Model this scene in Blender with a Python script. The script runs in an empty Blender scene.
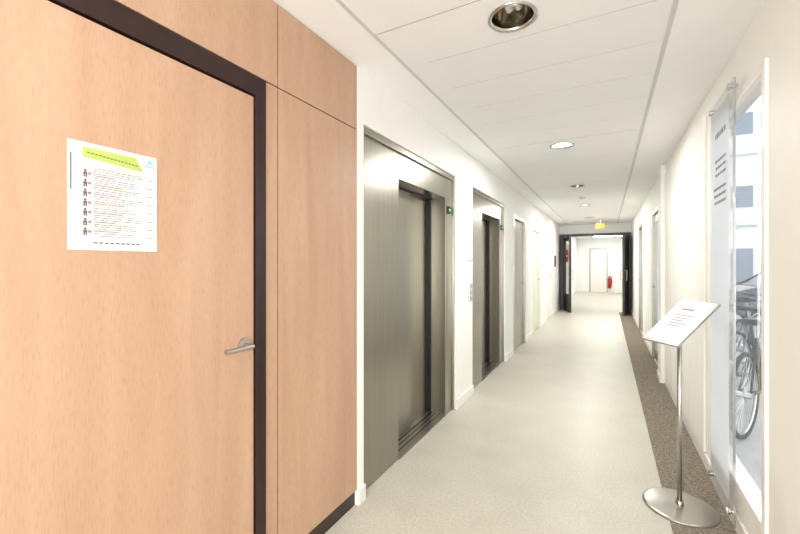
import bpy, bmesh, math, random
from mathutils import Vector, Matrix
random.seed(4)
sc=bpy.context.scene
sc.view_settings.view_transform='Standard'
sc.view_settings.look='None'
sc.view_settings.exposure=0.36

# ---------------- materials ----------------
def s2l(c):
    return tuple(((x/255)/12.92 if x/255<=0.04045 else ((x/255+0.055)/1.055)**2.4) for x in c)
def mat(name,rgb,rough=0.5,metal=0.0,var=0.03,scale=(8,8,8),bump=0.0,bscale=60,coat=0,emit=None,es=0,spec=0.5):
    m=bpy.data.materials.new(name); m.use_nodes=True
    nt=m.node_tree; n=nt.nodes; l=nt.links
    b=n['Principled BSDF']
    c=s2l(rgb)
    tc=n.new('ShaderNodeTexCoord'); mp=n.new('ShaderNodeMapping'); mp.inputs['Scale'].default_value=scale
    l.new(tc.outputs['Object'],mp.inputs[0])
    nz=n.new('ShaderNodeTexNoise'); nz.inputs['Scale'].default_value=1.0; nz.inputs['Detail'].default_value=4
    l.new(mp.outputs[0],nz.inputs['Vector'])
    r=n.new('ShaderNodeValToRGB')
    r.color_ramp.elements[0].position=0.3; r.color_ramp.elements[1].position=0.7
    r.color_ramp.elements[0].color=(*[max(0,x*(1-var)) for x in c],1)
    r.color_ramp.elements[1].color=(*[min(1,x*(1+var)) for x in c],1)
    l.new(nz.outputs['Fac'],r.inputs[0]); l.new(r.outputs[0],b.inputs['Base Color'])
    b.inputs['Roughness'].default_value=rough; b.inputs['Metallic'].default_value=metal
    b.inputs['Specular IOR Level'].default_value=spec
    b.inputs['Coat Weight'].default_value=coat
    if bump>0:
        n2=n.new('ShaderNodeTexNoise'); n2.inputs['Scale'].default_value=bscale; n2.inputs['Detail'].default_value=3
        l.new(tc.outputs['Object'],n2.inputs['Vector'])
        bp=n.new('ShaderNodeBump'); bp.inputs['Strength'].default_value=bump; bp.inputs['Distance'].default_value=0.002
        l.new(n2.outputs['Fac'],bp.inputs['Height']); l.new(bp.outputs[0],b.inputs['Normal'])
    if emit:
        b.inputs['Emission Color'].default_value=(*s2l(emit),1); b.inputs['Emission Strength'].default_value=es
    return m
M={}
M['wall']=mat('wall_paint',(246,246,243),0.6,var=0.01,bump=0.15,bscale=120)
M['wallcream']=mat('wall_paint_cream',(247,245,238),0.55,var=0.01,bump=0.1,bscale=120)
M['ceil']=mat('ceiling_paint',(246,246,246),0.7,var=0.01)
M['tile']=mat('ceiling_tile_metal',(239,239,240),0.5,var=0.01)
M['gap']=mat('ceiling_gap',(110,110,110),0.8)
M['trim']=mat('ceiling_trim',(205,205,203),0.5)
M['base']=mat('baseboard_paint',(242,239,232),0.4,var=0.01)
M['dark']=mat('dark_wenge_frame',(40,18,15),0.35,var=0.25,scale=(30,30,3))
M['plinth']=mat('dark_plinth',(56,42,36),0.5)
M['black']=mat('black_plastic',(25,25,27),0.4)
M['chrome']=mat('chrome',(205,205,205),0.15,metal=1.0,var=0.02)
M['satin']=mat('satin_steel',(190,186,178),0.3,metal=1.0,var=0.03)
M['alu']=mat('aluminium',(175,172,165),0.35,metal=1.0)
M['paper']=mat('paper_white',(228,228,228),0.6,var=0.01)
M['lime']=mat('print_lime',(178,194,96),0.6,var=0.02)
M['grey']=mat('print_grey',(100,97,97),0.6)
M['pink']=mat('print_pink',(176,120,120),0.6)
M['red']=mat('signal_red',(180,30,28),0.4)
M['fire']=mat('fire_door_dark',(58,52,49),0.4,var=0.05)
M['greendoor']=mat('door_pale_green',(222,228,204),0.45)
M['greydoor']=mat('door_greybeige',(168,164,154),0.4)
M['frost']=mat('frosted_edge',(222,228,230),0.4,var=0.02)
M['facade']=mat('facade_render',(222,224,226),0.8)
M['fwin']=mat('facade_window_glass',(125,136,148),0.2)
M['paving']=mat('paving_slabs',(165,165,165),0.9,var=0.15,scale=(4,4,4))
M['carblue']=mat('car_paint_grey',(80,86,96),0.25,metal=0.3,coat=0.6)
M['rubber']=mat('tyre_rubber',(30,30,30),0.8)
M['led_g']=mat('green_led',(60,190,90),0.4,emit=(60,220,110),es=1.0)
M['lit']=mat('lamp_lit',(255,250,240),0.4,emit=(255,248,240),es=9)
M['orange']=mat('exit_sign_orange',(220,115,25),0.4,emit=(255,140,30),es=0.1)
M['lampdark']=mat('lamp_reflector',(150,142,128),0.12,metal=1.0,var=0.1)

def wood():
    m=bpy.data.materials.new('beech_veneer'); m.use_nodes=True
    nt=m.node_tree;n=nt.nodes;l=nt.links;b=n['Principled BSDF']
    tc=n.new('ShaderNodeTexCoord')
    mp=n.new('ShaderNodeMapping'); mp.inputs['Scale'].default_value=(6,7,0.7); l.new(tc.outputs['Object'],mp.inputs[0])
    a=n.new('ShaderNodeTexNoise'); a.inputs['Scale'].default_value=1.3;a.inputs['Detail'].default_value=5;a.inputs['Distortion'].default_value=0.4
    l.new(mp.outputs[0],a.inputs['Vector'])
    mp2=n.new('ShaderNodeMapping'); mp2.inputs['Scale'].default_value=(220,220,32); l.new(tc.outputs['Object'],mp2.inputs[0])
    f=n.new('ShaderNodeTexNoise'); f.inputs['Scale'].default_value=1.0; f.inputs['Detail'].default_value=2; l.new(mp2.outputs[0],f.inputs['Vector'])
    r=n.new('ShaderNodeValToRGB')
    r.color_ramp.elements[0].position=0.3;r.color_ramp.elements[0].color=(*s2l((184,148,122)),1)
    r.color_ramp.elements[1].position=0.72;r.color_ramp.elements[1].color=(*s2l((197,163,137)),1)
    l.new(a.outputs['Fac'],r.inputs[0])
    r2=n.new('ShaderNodeValToRGB')
    r2.color_ramp.elements[0].position=0.28;r2.color_ramp.elements[0].color=(0.78,0.72,0.68,1)
    r2.color_ramp.elements[1].position=0.5;r2.color_ramp.elements[1].color=(1,1,1,1)
    l.new(f.outputs['Fac'],r2.inputs[0])
    mx=n.new('ShaderNodeMixRGB');mx.blend_type='MULTIPLY';mx.inputs[0].default_value=0.45
    l.new(r.outputs[0],mx.inputs[1]);l.new(r2.outputs[0],mx.inputs[2]);l.new(mx.outputs[0],b.inputs['Base Color'])
    b.inputs['Roughness'].default_value=0.38
    return m
M['wood']=wood()
def steel():
    m=bpy.data.materials.new('brushed_stainless'); m.use_nodes=True
    nt=m.node_tree;n=nt.nodes;l=nt.links;b=n['Principled BSDF']
    tc=n.new('ShaderNodeTexCoord')
    mp=n.new('ShaderNodeMapping'); mp.inputs['Scale'].default_value=(300,300,2); l.new(tc.outputs['Object'],mp.inputs[0])
    a=n.new('ShaderNodeTexNoise'); a.inputs['Scale'].default_value=1.0;a.inputs['Detail'].default_value=3
    l.new(mp.outputs[0],a.inputs['Vector'])
    r=n.new('ShaderNodeValToRGB')
    r.color_ramp.elements[0].position=0.3;r.color_ramp.elements[0].color=(*s2l((156,153,142)),1)
    r.color_ramp.elements[1].position=0.7;r.color_ramp.elements[1].color=(*s2l((172,169,158)),1)
    l.new(a.outputs['Fac'],r.inputs[0]);l.new(r.outputs[0],b.inputs['Base Color'])
    b.inputs['Metallic'].default_value=1;b.inputs['Roughness'].default_value=0.28
    bp=n.new('ShaderNodeBump');bp.inputs['Strength'].default_value=0.08;bp.inputs['Distance'].default_value=0.001
    l.new(a.outputs['Fac'],bp.inputs['Height']);l.new(bp.outputs[0],b.inputs['Normal'])
    return m
M['steel']=steel()
def vinyl():
    m=bpy.data.materials.new('vinyl_floor'); m.use_nodes=True
    nt=m.node_tree;n=nt.nodes;l=nt.links;b=n['Principled BSDF']
    tc=n.new('ShaderNodeTexCoord')
    a=n.new('ShaderNodeTexNoise'); a.inputs['Scale'].default_value=3;a.inputs['Detail'].default_value=6; l.new(tc.outputs['Object'],a.inputs['Vector'])
    f=n.new('ShaderNodeTexNoise'); f.inputs['Scale'].default_value=70;f.inputs['Detail'].default_value=4; l.new(tc.outputs['Object'],f.inputs['Vector'])
    w1=n.new('ShaderNodeMath');w1.operation='MULTIPLY';w1.inputs[1].default_value=.35;l.new(a.outputs['Fac'],w1.inputs[0])
    ad=n.new('ShaderNodeMath');ad.operation='MULTIPLY_ADD';ad.inputs[1].default_value=.65;l.new(f.outputs['Fac'],ad.inputs[0]);l.new(w1.outputs[0],ad.inputs[2])
    r=n.new('ShaderNodeValToRGB')
    r.color_ramp.elements[0].position=0.38;r.color_ramp.elements[0].color=(*s2l((187,183,168)),1)
    r.color_ramp.elements[1].position=0.62;r.color_ramp.elements[1].color=(*s2l((205,201,187)),1)
    l.new(ad.outputs[0],r.inputs[0]);l.new(r.outputs[0],b.inputs['Base Color'])
    rr=n.new('ShaderNodeMapRange');rr.inputs[3].default_value=0.30;rr.inputs[4].default_value=0.5
    l.new(a.outputs['Fac'],rr.inputs[0]);l.new(rr.outputs[0],b.inputs['Roughness'])
    b.inputs['Specular IOR Level'].default_value=0.4
    return m
M['vinyl']=vinyl()
def carpet():
    m=bpy.data.materials.new('speckled_carpet'); m.use_nodes=True
    nt=m.node_tree;n=nt.nodes;l=nt.links;b=n['Principled BSDF']
    tc=n.new('ShaderNodeTexCoord')
    a=n.new('ShaderNodeTexNoise'); a.inputs['Scale'].default_value=130;a.inputs['Detail'].default_value=3; l.new(tc.outputs['Object'],a.inputs['Vector'])
    r=n.new('ShaderNodeValToRGB')
    r.color_ramp.elements[0].position=0.35;r.color_ramp.elements[0].color=(*s2l((102,94,83)),1)
    r.color_ramp.elements[1].position=0.65;r.color_ramp.elements[1].color=(*s2l((162,151,136)),1)
    l.new(a.outputs['Fac'],r.inputs[0]);l.new(r.outputs[0],b.inputs['Base Color'])
    b.inputs['Roughness'].default_value=0.95;b.inputs['Specular IOR Level'].default_value=0.1
    bp=n.new('ShaderNodeBump');bp.inputs['Strength'].default_value=0.5;bp.inputs['Distance'].default_value=0.003
    l.new(a.outputs['Fac'],bp.inputs['Height']);l.new(bp.outputs[0],b.inputs['Normal'])
    return m
M['carpet']=carpet()
def glass(name,tint,film=0.0):
    m=bpy.data.materials.new(name); m.use_nodes=True
    nt=m.node_tree;n=nt.nodes;l=nt.links
    for x in list(n): n.remove(x)
    o=n.new('ShaderNodeOutputMaterial');t=n.new('ShaderNodeBsdfTransparent');t.inputs[0].default_value=(*tint,1)
    g=n.new('ShaderNodeBsdfGlossy');g.inputs['Roughness'].default_value=0.02
    fr=n.new('ShaderNodeLayerWeight');fr.inputs['Blend'].default_value=0.5
    p=n.new('ShaderNodeMath');p.operation='POWER';p.inputs[1].default_value=5;l.new(fr.outputs['Facing'],p.inputs[0])
    q=n.new('ShaderNodeMath');q.operation='MULTIPLY_ADD';q.inputs[1].default_value=.45;q.inputs[2].default_value=.03;l.new(p.outputs[0],q.inputs[0])
    mx=n.new('ShaderNodeMixShader');l.new(q.outputs[0],mx.inputs[0]);l.new(t.outputs[0],mx.inputs[1]);l.new(g.outputs[0],mx.inputs[2])
    out=mx
    if film>0:
        d=n.new('ShaderNodeBsdfDiffuse');d.inputs[0].default_value=(.87,.88,.88,1)
        tl=n.new('ShaderNodeBsdfTranslucent');tl.inputs[0].default_value=(.87,.88,.88,1)
        m1=n.new('ShaderNodeMixShader');m1.inputs[0].default_value=.5
        l.new(d.outputs[0],m1.inputs[1]);l.new(tl.outputs[0],m1.inputs[2])
        m2=n.new('ShaderNodeMixShader');m2.inputs[0].default_value=film
        l.new(mx.outputs[0],m2.inputs[1]);l.new(m1.outputs[0],m2.inputs[2]);out=m2
    l.new(out.outputs[0],o.inputs[0])
    return m
M['glass']=glass('clear_glass',(.96,.97,.97))
M['acryl']=glass('acrylic_panel_glass',(.94,.95,.96),film=0.10)
M['film']=glass('frosted_print_film',(.95,.96,.97),film=0.65)
M['bluefilm']=glass('blue_glass',(.78,.86,.92),film=0.5)

# ---------------- geometry helpers ----------------
def addbox(bm,b,bev=0):
    x0,x1,y0,y1,z0,z1=b
    r=bmesh.ops.create_cube(bm,size=1)
    vs=r['verts']
    for v in vs:
        v.co=Vector((x0+(v.co.x+.5)*(x1-x0),y0+(v.co.y+.5)*(y1-y0),z0+(v.co.z+.5)*(z1-z0)))
    if bev>0:
        es=list({e for v in vs for e in v.link_edges})
        bmesh.ops.bevel(bm,geom=es,offset=bev,segments=2,affect='EDGES',profile=0.7)
def fin(name,bm,m,parent=None,smooth=False):
    me=bpy.data.meshes.new(name); bm.to_mesh(me); bm.free()
    ob=bpy.data.objects.new(name,me); sc.collection.objects.link(ob)
    me.materials.append(M[m] if isinstance(m,str) else m)
    if smooth:
        for p in me.polygons: p.use_smooth=True
    if parent: ob.parent=parent
    return ob
def boxes(name,bl,m,parent=None,bev=0):
    bm=bmesh.new()
    for b in bl: addbox(bm,b,bev)
    return fin(name,bm,m,parent)
def empty(name,loc=(0,0,0)):
    e=bpy.data.objects.new(name,None); sc.collection.objects.link(e); e.location=loc; e.empty_display_size=.1
    return e
def cyl(bm,p0,p1,r,r2=None,seg=24):
    p0=Vector(p0);p1=Vector(p1);d=p1-p0
    q=d.to_track_quat('Z','Y').to_matrix().to_4x4()
    bmesh.ops.create_cone(bm,cap_ends=True,segments=seg,radius1=r,radius2=r if r2 is None else r2,depth=d.length,matrix=Matrix.Translation((p0+p1)/2)@q)
def lathe(name,prof,loc,m,parent=None,seg=40):
    bm=bmesh.new(); rings=[]
    for r,z in prof:
        if r<1e-5: rings.append([bm.verts.new((loc[0],loc[1],loc[2]+z))])
        else: rings.append([bm.verts.new((loc[0]+r*math.cos(2*math.pi*i/seg),loc[1]+r*math.sin(2*math.pi*i/seg),loc[2]+z)) for i in range(seg)])
    for a,b in zip(rings,rings[1:]):
        for i in range(seg):
            j=(i+1)%seg
            if len(a)==1 and len(b)==1: continue
            if len(a)==1: bm.faces.new((a[0],b[i],b[j]))
            elif len(b)==1: bm.faces.new((a[i],a[j],b[0]))
            else: bm.faces.new((a[i],a[j],b[j],b[i]))
    bmesh.ops.recalc_face_normals(bm,faces=bm.faces)
    return fin(name,bm,m,parent,smooth=True)
def tube(name,pts,r,m,parent=None,cyc=False):
    cu=bpy.data.curves.new(name,'CURVE');cu.dimensions='3D';cu.bevel_depth=r;cu.bevel_resolution=4;cu.use_fill_caps=True
    s=cu.splines.new('POLY');s.points.add(len(pts)-1);s.use_cyclic_u=cyc
    for p,q in zip(s.points,pts): p.co=(*q,1)
    ob=bpy.data.objects.new(name,cu);sc.collection.objects.link(ob);cu.materials.append(M[m])
    if parent: ob.parent=parent
    return ob
XL=-1.27; XR=0.6; CH=2.54; YN=-2.6; YP=12.5; YE=20.5; TW=.07; CX=.30

# ---------------- shell ----------------
boxes('floor',[(-1.9,CX,YN,YE+.2,-.1,0),(CX,XR+TW,YN,YE+.2,-.1,-.004),(XR+TW,2.2,YP+.1,YE+.2,-.1,0)],'vinyl')
boxes('carpet_runner',[(CX,XR-.052,YN,YP,-.004,.004)],'carpet')
E1=(1.885,3.456); E2=(3.97,5.47); D3=(5.99,6.95); D4=(7.75,8.65); D5=(9.7,10.6)
wl=[(-1.9,-1.60,YN,YP+.12,0,CH),(-1.6,-1.33,YN,1.816,0,CH),
    (-1.6,XL,1.816,E1[0],0,CH),(-1.6,XL,E1[0],E1[1],2.225,CH),
    (-1.6,XL,E1[1],E2[0],0,CH),(-1.6,XL,E2[0],E2[1],2.225,CH),
    (-1.6,XL,E2[1],D3[0],0,CH),(-1.6,XL,D3[0],D3[1],2.15,CH),
    (-1.6,XL,D3[1],D4[0],0,CH),(-1.6,XL,D4[0],D4[1],2.1,CH),
    (-1.6,XL,D4[1],D5[0],0,CH),(-1.6,XL,D5[0],D5[1],2.1,CH),
    (-1.6,XL,D5[1],YP+.12,0,CH)]
boxes('wall_left',wl,'wall')
bb=[]
for a,b in [(1.816,E1[0]+.004),(E1[1],E2[0]),(E2[1],D3[0]),(D3[1],D4[0]),(D4[1],D5[0]),(D5[1],YP-.09)]:
    bb.append((XL,XL+.014,a,b,0,.09))
boxes('baseboard_left',bb,'base',bev=.003)
W=(2.16,3.14); R1=(5.9,6.8); R2=(8.6,9.5)
wr=[(XR,XR+TW,YN,W[0],0,CH),(XR,XR+TW,*W,-.1,.22),(XR,XR+TW,*W,2.27,CH),(XR,XR+TW,W[1],R1[0],0,CH),
    (XR,XR+TW,*R1,2.15,CH),(XR,XR+TW,R1[1],R2[0],0,CH),(XR,XR+TW,*R2,2.15,CH),(XR,XR+TW,R2[1],YP,0,CH),
    (XR-.05,XR,5.35,5.62,0,CH)]
boxes('wall_right',wr,'wallcream')
bb=[(XR-.012,XR,a,b,.004,.09) for a,b in [(YN,5.35),(5.62,R1[0]),(R1[1],R2[0]),(R2[1],YP-.09)]]
bb.append((XR-.062,XR-.05,5.34,5.63,.004,.09))
boxes('baseboard_right',bb,'base',bev=.003)
boxes('floor_edge_right',[(XR-.052,XR,YN,YP,-.004,.003)],'carpet')
cup=empty('wall_cupboard')
boxes('leaves',[(XR-.016,XR-.0005,3.30+.5*i+.005,3.30+.5*(i+1)-.005,.10,2.42) for i in range(4)],'wallcream',cup,bev=.002)
boxes('wall_portal',[(-1.9,XR+TW,YP,YP+.12,2.26,CH),(XR,2.2,YP,YP+.12,0,2.26+.28)],'wall')
boxes('wall_hall_left',[(-1.9,-1.3,YP+.12,15.0,0,2.6),(-1.9,-1.3,16,YE,0,2.6),(-1.9,-1.3,15,16,2.1,2.6),(-1.9,-1.8,15,16,0,2.1)],'wall')
boxes('wall_hall_right',[(1.6,2.2,YP+.12,YE,0,2.6)],'wall')
boxes('wall_hall_end',[(-1.9,2.2,YE,YE+.2,0,2.6)],'wall')
boxes('baseboard_hall',[(-1.3,-1.29,YP+.12,15,0,.09),(-1.3,-1.29,16,YE,0,.09),(-1.3,1.6,YE-.01,YE,0,.09)],'base')
boxes('ceiling_hall',[(-1.9,2.2,YP+.12,YE,2.6,2.7)],'ceil')

# ceiling
PX0,PX1=-1.02,0.26
boxes('ceiling',[(-1.6,PX0,YN,YP+.12,CH,CH+.19),(PX1,XR+TW,YN,YP+.12,CH,CH+.19)],'ceil')
boxes('ceiling_void',[(PX0,PX1,YN,YP+.12,CH+.16,CH+.18),(PX0,PX1,YN-.02,YN,CH,CH+.18),(PX0,PX1,YP+.1,YP+.12,CH,CH+.18)],'gap')
boxes('trim_ceiling',[(PX0-.012,PX0+.006,YN,YP,CH-.005,CH+.02),(PX1-.006,PX1+.014,YN,YP,CH-.005,CH+.02)],'trim',bev=.002)
bm=bmesh.new()
pw=.3667; lights=[1.80+2.2*k for k in range(-1,5)]; lx=-.385
y=1.80-pw/2-pw*11
while y<YP-.05:
    y1=min(y+pw,YP); c=(y+y1)/2
    hole=any(abs(c-q)<.05 for q in lights)
    g=.0016; a0,a1,b0,b1=PX0+.003,PX1-.003,y+g,y1-g
    if not hole: addbox(bm,(a0,a1,b0,b1,CH,CH+.0008))
    else:
        N=48; R=.098; ins=[];outs=[]; hw=(b1-b0)/2
        for i in range(N):
            t=2*math.pi*i/N; cx,sx=math.cos(t),math.sin(t)
            k=hw/max(abs(cx),abs(sx))
            ins.append(bm.verts.new((lx+R*cx,c+R*sx,CH)));outs.append(bm.verts.new((lx+k*cx,c+k*sx,CH)))
        for i in range(N):
            j=(i+1)%N; bm.faces.new((ins[i],ins[j],outs[j],outs[i]))
        for p,q in ((a0,lx-hw),(lx+hw,a1)):
            bm.faces.new([bm.verts.new(v) for v in ((p,b0,CH),(p,b1,CH),(q,b1,CH),(q,b0,CH))])
    y+=pw
fin('ceiling_tiles',bm,'tile')
EN={0:12,2:24,3:0,4:26,5:24}
for i,ly in enumerate(lights):
    e=empty('recessed_downlight')
    lathe('rim',[(.096,0.001),(.110,0.0),(.112,-.006),(.104,-.009),(.094,-.006),(.092,.004)],(lx,ly,CH),'chrome',e)
    lit = i not in (1,3)
    lathe('reflector',[(.094,0),(.090,.03),(.078,.07),(.058,.10),(.045,.11),(0,.112)],(lx,ly,CH),'lampdark',e)
    if lit:
        lathe('diffuser',[(0,.012),(.085,.012),(.0875,.016),(0,.018)],(lx,ly,CH),'lit',e)
        ld=bpy.data.lights.new('lamp','AREA');ld.shape='DISK';ld.size=.17;ld.energy=EN[i];ld.color=(1,.985,.965)
        lo=bpy.data.objects.new('lamp',ld);sc.collection.objects.link(lo);lo.location=(lx,ly,CH-.012);lo.parent=e
    else:
        bm=bmesh.new();
        for s in (-1,1):
            cyl(bm,(lx+s*.022,ly-.03,CH+.06),(lx+s*.022,ly+.035,CH+.06),.016,.016)
        cyl(bm,(lx,ly,CH+.06),(lx,ly,CH+.11),.02)
        fin('bulb',bm,'paper',e)
lathe('smoke_detector',[(0,-.04),(.03,-.04),(.045,-.03),(.055,-.012),(.055,0),(0,0)],(-.38,7.3,CH),'paper')

# ---------------- wood door & cladding ----------------
DY0,DY1=.15,1.085
cl=empty('wood_wall_cladding')
g=.003
boxes('panel_side',[(-1.33,XL,1.214+g,1.816,.09,2.17-g),(-1.33,XL,1.147,1.214-g,.004,2.17-g)],'wood',cl,bev=.0015)
boxes('panel_upper',[(-1.33,XL,1.214+g,1.816,2.17+g,CH-.004),(-1.33,XL,-.1,1.214-g,2.17+g,CH-.004),(-1.33,XL,-1.4,-.1-2*g,2.17+g,CH-.004)],'wood',cl,bev=.0015)
boxes('panel_rear',[(-1.33,XL,-1.4,DY0-.09,.09,2.17-g)],'wood',cl,bev=.0015)
boxes('panel_backing',[(-1.329,-1.285,-1.4,DY0-.09,.0,CH-.002),(-1.329,-1.285,1.15,1.812,0.09,CH-.002),(-1.329,-1.285,-.1,1.2,2.168,CH-.002)],'dark',cl)
boxes('plinth',[(-1.325,-1.283,1.214,1.812,0,.088),(-1.325,-1.283,-1.4,DY0-.09,0,.088)],'plinth',cl)
d=empty('door_1')
boxes('frame',[(-1.33,-1.264,DY1+.004,1.143,0,2.166),(-1.33,-1.264,DY0-.08,DY0-.004,0,2.166),(-1.33,-1.264,DY0-.004,DY1+.004,2.087,2.166)],'dark',d,bev=.0015)
boxes('slab',[(-1.325,-1.272,DY0,DY1,.008,2.08)],'wood',d,bev=.002)
hy,hz=1.035,1.075
bm=bmesh.new(); cyl(bm,(-1.272,hy,hz),(-1.264,hy,hz),.026,seg=32); fin('rose',bm,'satin',d)
tube('lever',[(-1.266,hy,hz),(-1.222,hy,hz),(-1.215,hy-.004,hz),(-1.211,hy-.014,hz),(-1.211,hy-.125,hz)],.0095,'satin',d)

# poster
po=empty('safety_notice_poster')
x=-1.2715
boxes('sheet',[(x,x+.0012,.472,.702,1.436,1.735)],'paper',po)
boxes('border_edge',[(x+.0012,x+.0016,.472,.486,1.436,1.735)],'frost',po)
bm=bmesh.new()
v=[(x+.002,.505,1.722),(x+.002,.64,1.722),(x+.002,.658,1.690),(x+.002,.658,1.682),(x+.002,.505,1.694)]
bm.faces.new([bm.verts.new(p) for p in v]); fin('title_band',bm,'lime',po)
tl=[];tp=[]
zz=1.664; rows=0
while zz>1.475:
    yy=.532
    if rows%4==3:
        tp.append((x+.0012,x+.0018,.532,.532+random.uniform(.05,.08),zz,zz+.003))
    else:
        end=.66-random.uniform(0,.04)
        while yy<end:
            w=random.uniform(.005,.016)
            tl.append((x+.0012,x+.0016,yy,min(yy+w,.66),zz,zz+.0020)); yy+=w+.0025
    if rows%4==1: tl.append((x+.0012,x+.0018,.672,.688,zz,zz+.002))
    zz-=.0065; rows+=1
for k in range(9): tl.append((x+.0012,x+.0018,.53+.014*k,.540+.014*k,1.455,1.459))
for k in range(14): tl.append((x+.002,x+.0024,.515+.0095*k,.5215+.0095*k,1.7055-.0008*k+.001,1.7085-.0008*k+.001))
boxes('text_lines',tl,'grey',po)
boxes('sub_titles',tp,'pink',po)
bm=bmesh.new();bm2=bmesh.new()
for k in range(7):
    # small standing-person pictogram: head, torso, legs
    zc=1.648-.027*k
    cyl(bm,(x+.0012,.511,zc+.0095),(x+.0018,.511,zc+.0095),.0034,seg=16)
    addbox(bm,(x+.0012,x+.0018,.5062,.5158,zc-.001,zc+.0055))
    addbox(bm,(x+.0012,x+.0018,.5068,.5102,zc-.009,zc-.001));addbox(bm,(x+.0012,x+.0018,.5118,.5152,zc-.009,zc-.001))
    cyl(bm2,(x+.0012,.5215,zc+.002),(x+.0018,.5215,zc+.002),.0042,seg=12)
fin('pictograms',bm,'grey',po);fin('pictogram_dots',bm2,'pink',po)
boxes('rules',[(x+.0012,x+.0018,.498,.69,1.668-.054*k,1.669-.054*k) for k in range(4)],'lime',po)
bm=bmesh.new(); cyl(bm,(x+.0012,.680,1.716),(x+.0018,.680,1.716),.007,seg=20); addbox(bm,(x+.0012,x+.0018,.664,.694,1.700,1.705)); fin('logo',bm,mat('logo_blue',(140,190,210)),po)
boxes('side_text',[(x+.0016,x+.002,.477,.480,1.60,1.70)],'grey',po)

# ---------------- elevators ----------------
def elevator(y0,y1):
    e=empty('elevator_door')
    xf=-1.305; L=y1-y0; xd=-1.45; a=y0+L*.315; b=y1-L*.114; zt=2.0; ZT=2.225
    boxes('frame_panel',[(-1.6,xf,y0+.004,a,0.003,ZT-.003),(-1.6,xf,b,y1-.004,0.003,ZT-.003),(-1.6,xf,a,b,zt,ZT-.003)],'steel',e,bev=.002)
    t=.022
    boxes('frame_lip',[(xf,xf+.022,y0+.003,y0+t,.003,ZT-.002),(xf,xf+.022,y1-t,y1-.003,.003,ZT-.002),(xf,xf+.022,y0+.003,y1-.003,ZT-t-.02,ZT-.002)],'steel',e,bev=.002)
    m=(a+b)/2+.02
    boxes('leaf_slow',[(-1.50,xd,a,m,.014,zt)],'steel',e,bev=.002)
    boxes('leaf_fast',[(-1.535,xd-.035,m-.03,b,.014,zt)],'steel',e,bev=.002)
    boxes('sill',[(-1.55,xf+.01,a,b,0.001,.012)],'alu',e,bev=.001)
    boxes('sill_groove',[(-1.44,-1.425,a+.01,b-.01,.0121,.0128),(-1.40,-1.39,a+.01,b-.01,.0121,.0128),(-1.36,-1.35,a+.01,b-.01,.0121,.0128)],'black',e)
    boxes('gap_seal',[(-1.54,-1.448,b-.012,b-.002,.014,zt-.002),(-1.54,-1.44,a+.002,b-.002,zt-.014,zt-.001)],'black',e)
    boxes('arrival_indicator',[(xf,xf+.012,b+.05,b+.11,1.86,1.93)],'black',e,bev=.003)
    boxes('arrow_light',[(xf+.012,xf+.014,b+.062,b+.098,1.885,1.905)],'led_g',e)
    return e
elevator(*E1); elevator(*E2)
c=empty('elevator_call_panel'); yy=3.88
boxes('plate',[(XL,XL+.012,yy-.045,yy+.045,1.0,1.18)],'satin',c,bev=.003)
bm=bmesh.new(); cyl(bm,(XL+.012,yy,1.06),(XL+.018,yy,1.06),.015); cyl(bm,(XL+.012,yy,1.12),(XL+.018,yy,1.12),.015); fin('buttons',bm,'paper',c)
n=empty('wall_notice')
boxes('holder',[(XL,XL+.008,3.83,3.95,1.42,1.64)],'alu',n,bev=.002)
boxes('paper',[(XL+.008,XL+.0095,3.84,3.94,1.43,1.63)],'paper',n)

def side_door(name,x,sgn,y0,y1,zt,m,fm='base',glassy=False):
    e=empty(name); dx=(.10 if sgn>0 else .06)*sgn
    xa,xb=sorted((x-dx*.9,x+.012*sgn))
    t=.05
    boxes('frame',[(xa,xb,y0,y0+t,0.004,zt),(xa,xb,y1-t,y1,0.004,zt),(xa,xb,y0+t,y1-t,zt-t,zt)],fm,e,bev=.002)
    sa,sb=sorted((x-dx*.9,x-dx*.35))
    if glassy:
        boxes('stiles',[(sa,sb,y0+t,y0+t+.08,.01,zt-t),(sa,sb,y1-t-.08,y1-t,.01,zt-t),(sa,sb,y0+t+.08,y1-t-.08,.01,.15),(sa,sb,y0+t+.08,y1-t-.08,zt-t-.1,zt-t)],fm,e,bev=.002)
        boxes('pane',[((sa+sb)/2-.004,(sa+sb)/2+.004,y0+t+.08,y1-t-.08,.15,zt-t-.1)],m,e)
    else:
        boxes('slab',[(sa,sb,y0+t+.002,y1-t-.002,.01,zt-t-.002)],m,e,bev=.002)
    face = x-dx*.35; o=sgn
    hy=y1-.12
    tube('lever',[(face,hy,1.05),(face+.05*o,hy,1.05),(face+.055*o,hy-.01,1.05),(face+.055*o,hy-.12,1.05)],.009,'satin',e)
    return e
side_door('door_2',XL,1,*D3,2.15,'greydoor','satin')
side_door('door_3',XL,1,*D4,2.1,'greendoor','base')
side_door('door_4',XL,1,*D5,2.1,'wallcream','base')
side_door('door_5',XR,-1,*R1,2.15,'bluefilm','alu',True)
side_door('door_6',XR,-1,*R2,2.15,'bluefilm','alu',True)
k=empty('wall_intercom')
boxes('housing',[(XL,XL+.03,11.2,11.35,1.3,1.6)],'black',k,bev=.004)
boxes('face',[(XL+.03,XL+.032,11.22,11.33,1.42,1.58)],'grey',k)

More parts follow.
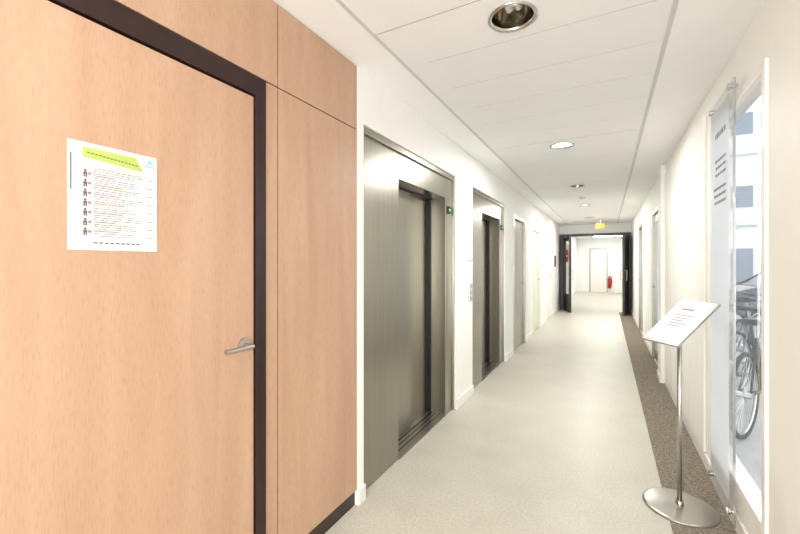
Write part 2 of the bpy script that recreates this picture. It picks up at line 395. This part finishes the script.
# portal fire doors
p=empty('fire_door_frame')
boxes('jambs',[(-1.27,-1.12,YP-.08,YP+.12,0,2.26),(.52,.6,YP-.08,YP+.12,0.004,2.26),(-1.12,.52,YP-.08,YP+.12,2.19,2.26)],'fire',p,bev=.004)
def leaf(name,hx,hy,ang,w,sign=False,vision=True):
    e=empty(name,(hx,hy,0)); e.rotation_euler=(0,0,ang)
    z0,z1=.01,2.16
    if vision:
        boxes('leaf_frame',[(0,.10,-.025,.025,z0,z1),(w-.10,w,-.025,.025,z0,z1),(.1,w-.1,-.025,.025,z0,.5),(.1,w-.1,-.025,.025,z1-.12,z1)],'fire',e,bev=.002)
        boxes('vision_glass',[(.1,w-.1,-.004,.004,.5,z1-.12)],'glass',e)
    else:
        boxes('leaf_frame',[(0,w,-.025,.025,z0,z1)],'fire',e,bev=.002)
    for s in (-1,1):
        tube('pull',[(w-.05,s*.025,.95),(w-.05,s*.07,.95),(w-.05,s*.07,1.2),(w-.05,s*.025,1.2)],.01,'satin',e)
    return e
l1=leaf('fire_door',-1.12,YP-.09,math.radians(-74),.8)
bm=bmesh.new(); cyl(bm,(.40,-.012,1.60),(.40,-.006,1.60),.19,seg=32); fin('round_sign',bm,'red',l1)
boxes('round_sign_bar',[(.29,.51,-.014,-.012,1.57,1.63)],'paper',l1)
leaf('fire_door',.52,YP-.09,math.radians(-100),.8,vision=False)

x=empty('emergency_exit_sign')
boxes('body',[(-.25,-.05,10.9,10.94,2.28,2.40)],'orange',x,bev=.004)
boxes('face',[(-.235,-.065,10.897,10.9,2.295,2.385)],'orange',x)
tube('drop_rod',[(-.15,10.92,2.40),(-.15,10.92,CH)],.006,'satin',x)

# far hall objects
fe=empty('fire_extinguisher')
lathe('cylinder',[(0,0),(.07,0),(.08,.02),(.08,.42),(.06,.48),(.025,.51),(.025,.54),(0,.54)],(.10,YE-.1,.22),'red',fe)
tube('hose',[(.10,YE-.1,.77),(.17,YE-.11,.75),(.20,YE-.11,.6),(.19,YE-.11,.4)],.012,'black',fe)
boxes('valve',[(.07,.15,YE-.12,YE-.08,.75,.79)],'black',fe)
boxes('bracket',[(.06,.14,YE-.02,YE,.3,.7)],'black',fe)
e=empty('door_7')
boxes('frame',[(-.75,-.69,YE-.03,YE,0,2.1),(-.02,.03,YE-.03,YE,0,2.1),(-.69,-.02,YE-.03,YE,2.04,2.1)],'alu',e)
boxes('slab',[(-.69,-.02,YE-.02,YE,0.005,2.04)],'base',e)
tube('lever',[(-.08,YE-.02,1.05),(-.08,YE-.07,1.05),(-.2,YE-.07,1.05)],.009,'satin',e)
pl1=mat('panel_lit',(255,255,255),emit=(255,255,253),es=12)
for yy in (14.2,16.6,19.0):
    c=empty('added_hall_fill_panel')  # glowing panels added under the hall ceiling to brighten the far hall
    boxes('housing',[(-.55,.75,yy-.32,yy+.32,2.58,2.599)],'base',c)
    boxes('diffuser',[(-.52,.72,yy-.29,yy+.29,2.572,2.58)],pl1,c)

# ---------------- window ----------------
w=empty('window_1')
t=.04
y0,y1,z0,z1=W[0],W[1],.22,2.27
boxes('frame',[(XR-.012,XR+TW,y0,y0+t,z0,z1),(XR-.012,XR+TW,y1-t,y1,z0,z1),(XR-.012,XR+TW,y0+t,y1-t,z0,z0+t+.01),(XR-.012,XR+TW,y0+t,y1-t,z1-t,z1)],'base',w,bev=.003)
boxes('gasket',[(XR+.01,XR+.02,y0+t,y0+t+.006,z0+t,z1-t),(XR+.01,XR+.02,y1-t-.006,y1-t,z0+t,z1-t)],'black',w)
boxes('pane',[(XR+.012,XR+.018,y0+t,y1-t,z0+t,z1-t)],'glass',w)
gp=empty('glass_sign_panel')
GX=.562
boxes('acrylic_sheet',[(GX,GX+.008,2.50,2.98,.06,2.34)],'acryl',gp,bev=.001)
boxes('printed_film',[(GX-.0008,GX-.0002,2.58,2.965,.15,2.29)],'film',gp)
bm=bmesh.new()
for yy in (2.54,2.94):
    for zz in (.12,2.31):
        cyl(bm,(GX-.012,yy,zz),(XR-.0125,yy,zz),.011)
        cyl(bm,(GX-.016,yy,zz),(GX-.006,yy,zz),.018)
fin('standoffs',bm,'chrome',gp)
tl=[]
for zz,hh in ((2.12,.03),(1.98,.016),(1.94,.016),(1.90,.016),(1.82,.016),(1.78,.016),(1.74,.016)):
    yy=2.64
    while yy<2.86:
        ww=random.uniform(.02,.05); tl.append((GX-.0014,GX-.0009,yy,yy+ww,zz,zz+hh)); yy+=ww+.012
boxes('lettering',tl,'grey',gp)
boxes('edge_strip',[(GX-.001,GX+.009,2.497,2.503,.06,2.34)],'chrome',gp)

# ---------------- outside ----------------
boxes('ground_outside',[(XR+TW,30,-6,YP+.1,-.12,-.02),(2.2,30,YP+.1,60,-.12,-.02)],'paving')
b=empty('neighbour_building')
boxes('facade',[(1,25,24,30,-.02,12)],'facade',b)
fw=[]
for z in (.4,4.1,7.6):
    for i in range(18): fw.append((2+i*1.1,2+i*1.1+.8,23.93,24.0,z,z+(1.7 if z<1 else 1.0)))
boxes('windows',fw,'fwin',b)
boxes('cornice',[(1,25,23.8,24,3.2,3.45),(1,25,23.8,24,6.6,6.8)],'trim',b)
def torus(name,c,R,r,m,parent,seg=48,ms=10):
    bm=bmesh.new(); V=[[bm.verts.new((c[0]+(R+r*math.cos(2*math.pi*j/ms))*math.cos(2*math.pi*i/seg),c[1]+r*math.sin(2*math.pi*j/ms),c[2]+(R+r*math.cos(2*math.pi*j/ms))*math.sin(2*math.pi*i/seg))) for j in range(ms)] for i in range(seg)]
    for i in range(seg):
        for j in range(ms):
            bm.faces.new((V[i][j],V[(i+1)%seg][j],V[(i+1)%seg][(j+1)%ms],V[i][(j+1)%ms]))
    bmesh.ops.recalc_face_normals(bm,faces=bm.faces)
    return fin(name,bm,m,parent,True)
def bicycle(cx,cy,rot,col):
    e=empty('parked_bicycle',(cx,cy,-.02)); e.rotation_euler=(0,0,rot)
    for s in (-.52,.52):
        torus('tyre',(s,0,.348),.33,.018,'rubber',e)
        torus('rim',(s,0,.348),.305,.009,'chrome',e)
        for i in range(12):
            t=math.pi*i/12
            tube('spoke',[(s-.3*math.cos(t),0,.35-.3*math.sin(t)),(s+.3*math.cos(t),0,.35+.3*math.sin(t))],.0018,'chrome',e)
        bm=bmesh.new();cyl(bm,(s,-.05,.35),(s,.05,.35),.025);fin('hub',bm,'chrome',e)
    bbk=(-.06,0,.30);seat=(-.2,0,.78);head=(.36,0,.82);hb=(.40,0,.68)
    for a_,b_ in ((bbk,seat),(seat,head),(bbk,hb),(head,hb)): tube('frame_tube',[a_,b_],.017,col,e)
    for s in (-.04,.04):
        tube('stay',[(-.52,s,.35),bbk],.009,col,e);tube('stay',[(-.52,s,.35),seat],.009,col,e);tube('fork',[hb,(.52,s,.35)],.011,col,e)
    tube('seatpost',[seat,(-.23,0,.90)],.013,'chrome',e)
    bm=bmesh.new();addbox(bm,(-.36,-.09,-.07,.07,.90,.95),.02)
    for v in bm.verts: v.co.y*= (1 if v.co.x<-.25 else .45)
    fin('saddle',bm,'black',e)
    tube('stem',[head,(.34,0,.95)],.013,'chrome',e)
    tube('handlebar',[(.20,-.3,1.0),(.30,-.28,1.0),(.36,-.1,.96),(.36,.1,.96),(.30,.28,1.0),(.20,.3,1.0)],.012,'black',e)
    torus('chainring',(-.06,-.05,.30),.09,.006,'chrome',e,24,6)
    tube('crank',[(-.06,-.06,.30),(.04,-.07,.17)],.008,'chrome',e);tube('crank',[(-.06,.06,.30),(-.16,.07,.43)],.008,'chrome',e)
    boxes('pedals',[(0,.09,-.15,-.07,.155,.18),(-.21,-.12,.07,.15,.42,.445)],'black',e)
    tube('kickstand',[(-.2,.05,.30),(-.22,.16,0.01)],.007,'chrome',e)
bicycle(1.22,4.5,math.radians(62),'black')
bicycle(1.50,5.7,math.radians(55),'carblue')
bicycle(1.75,6.9,math.radians(62),'black')
bicycle(2.35,8.1,math.radians(50),'black')
def car(cx,cy):
    e=empty('parked_car',(cx,cy,-.02))
    prof=[(-2.0,.35),(-2.05,.65),(-1.95,.85),(-1.5,.95),(-1.0,1.38),(.3,1.42),(1.0,1.0),(1.8,.85),(2.0,.65),(2.0,.35)]
    bm=bmesh.new();A=[];B=[]
    for x_,z_ in prof:
        k=.85 if z_<1.1 else .68
        A.append(bm.verts.new((x_,-k,z_)));B.append(bm.verts.new((x_,k,z_)))
    n_=len(prof)
    for i in range(n_): bm.faces.new((A[i],A[(i+1)%n_],B[(i+1)%n_],B[i]))
    bm.faces.new(A[::-1]);bm.faces.new(B)
    bmesh.ops.bevel(bm,geom=list(bm.edges),offset=.05,segments=3,affect='EDGES')
    fin('body',bm,'carblue',e,False)
    bm=bmesh.new()
    for s in (-1,1):
        for q in ([(-1.35,.98),(-.95,1.32),(-.4,1.35),(-.4,.98)],[(-.33,.98),(-.33,1.35),(.25,1.35),(.8,1.0)]):
            bm.faces.new([bm.verts.new((x_,s*(.885-.17*(z_-.95)/.45),z_)) for x_,z_ in q])
    fin('side_windows',bm,'fwin',e)
    bm=bmesh.new()
    for x_ in (-1.25,1.25):
        for s in (-1,1): cyl(bm,(x_,s*.66,.32),(x_,s*.88,.32),.32,seg=32)
    fin('tyres',bm,'rubber',e)
    bm=bmesh.new()
    for x_ in (-1.25,1.25):
        for s in (-1,1): cyl(bm,(x_,s*.86,.32),(x_,s*.89,.32),.2,seg=24)
    fin('wheel_rims',bm,'chrome',e)
car(4.3,10.9)

# ---------------- information stand ----------------
st=empty('information_sign_stand')
sx,sy=.365,2.684
lathe('base_plate',[(0,0.016),(.03,.016),(.05,.013),(.165,.010),(.178,.006),(.180,0),(0,0)],(sx,sy,.004),'satin',st,seg=64)
bm=bmesh.new(); cyl(bm,(sx,sy,.012),(sx,sy,1.02),.0125,seg=24); cyl(bm,(sx,sy,.012),(sx,sy,.04),.02); fin('pole',bm,'satin',st,True)
ex=Vector((.64,-.77,0)).normalized(); dn=Vector((-.77,-.64,0)).normalized()
tau=math.radians(38)
ds=(dn*math.cos(tau)+Vector((0,0,-math.sin(tau)))).normalized()
nn=ex.cross(ds)
if nn.z<0: nn=-nn
def brd(name,e0,e1,d0,d1,n0,n1,m,bev=0):
    bm=bmesh.new(); addbox(bm,(e0,e1,d0,d1,n0,n1),bev)
    C=Vector((sx,sy,1.065))
    for v in bm.verts: v.co=C+ex*v.co.x+ds*v.co.y+nn*v.co.z
    bmesh.ops.recalc_face_normals(bm,faces=bm.faces)
    return fin(name,bm,m,st)
brd('sign_tray',-.115,.115,-.18,.18,-.014,0,'satin',.003)
brd('sign_paper',-.104,.104,-.168,.168,0,.002,'paper')
brd('sign_title',-.05,.02,-.105,-.095,.002,.003,'pink')
for i in range(5): brd('sign_text',-.05,.05-.02*(i%3),-.05+.022*i,-.0475+.022*i,.002,.003,'grey')
brd('clip',-.02,.02,-.02,.02,-.05,-.014,'black',.003)

# ---------------- light ----------------
wd=bpy.data.worlds.new('sky'); sc.world=wd; wd.use_nodes=True
bg=wd.node_tree.nodes['Background']; bg.inputs[0].default_value=(.96,.98,1,1); bg.inputs[1].default_value=2.1
def area(name,loc,rot,sx_,sy_,e,col=(1,1,1)):
    ld=bpy.data.lights.new(name,'AREA');ld.shape='RECTANGLE';ld.size=sx_;ld.size_y=sy_;ld.energy=e;ld.color=col
    o=bpy.data.objects.new(name,ld);sc.collection.objects.link(o);o.location=loc;o.rotation_euler=rot;return o
area('added_fill_behind_camera',(-.35,YN-.05,1.4),(math.radians(90),0,0),1.8,2.2,92,(.99,.995,1))  # added fill lamp, out of view behind the camera, brightens the corridor

cd=bpy.data.cameras.new('camera'); cam=bpy.data.objects.new('camera',cd); sc.collection.objects.link(cam)
cam.location=(0,0,1.4); cam.rotation_euler=(math.radians(90),0,math.atan(207/381))
cd.sensor_width=36; cd.lens=381/800*36; cd.shift_y=-4/800; cd.clip_start=.02
sc.camera=cam
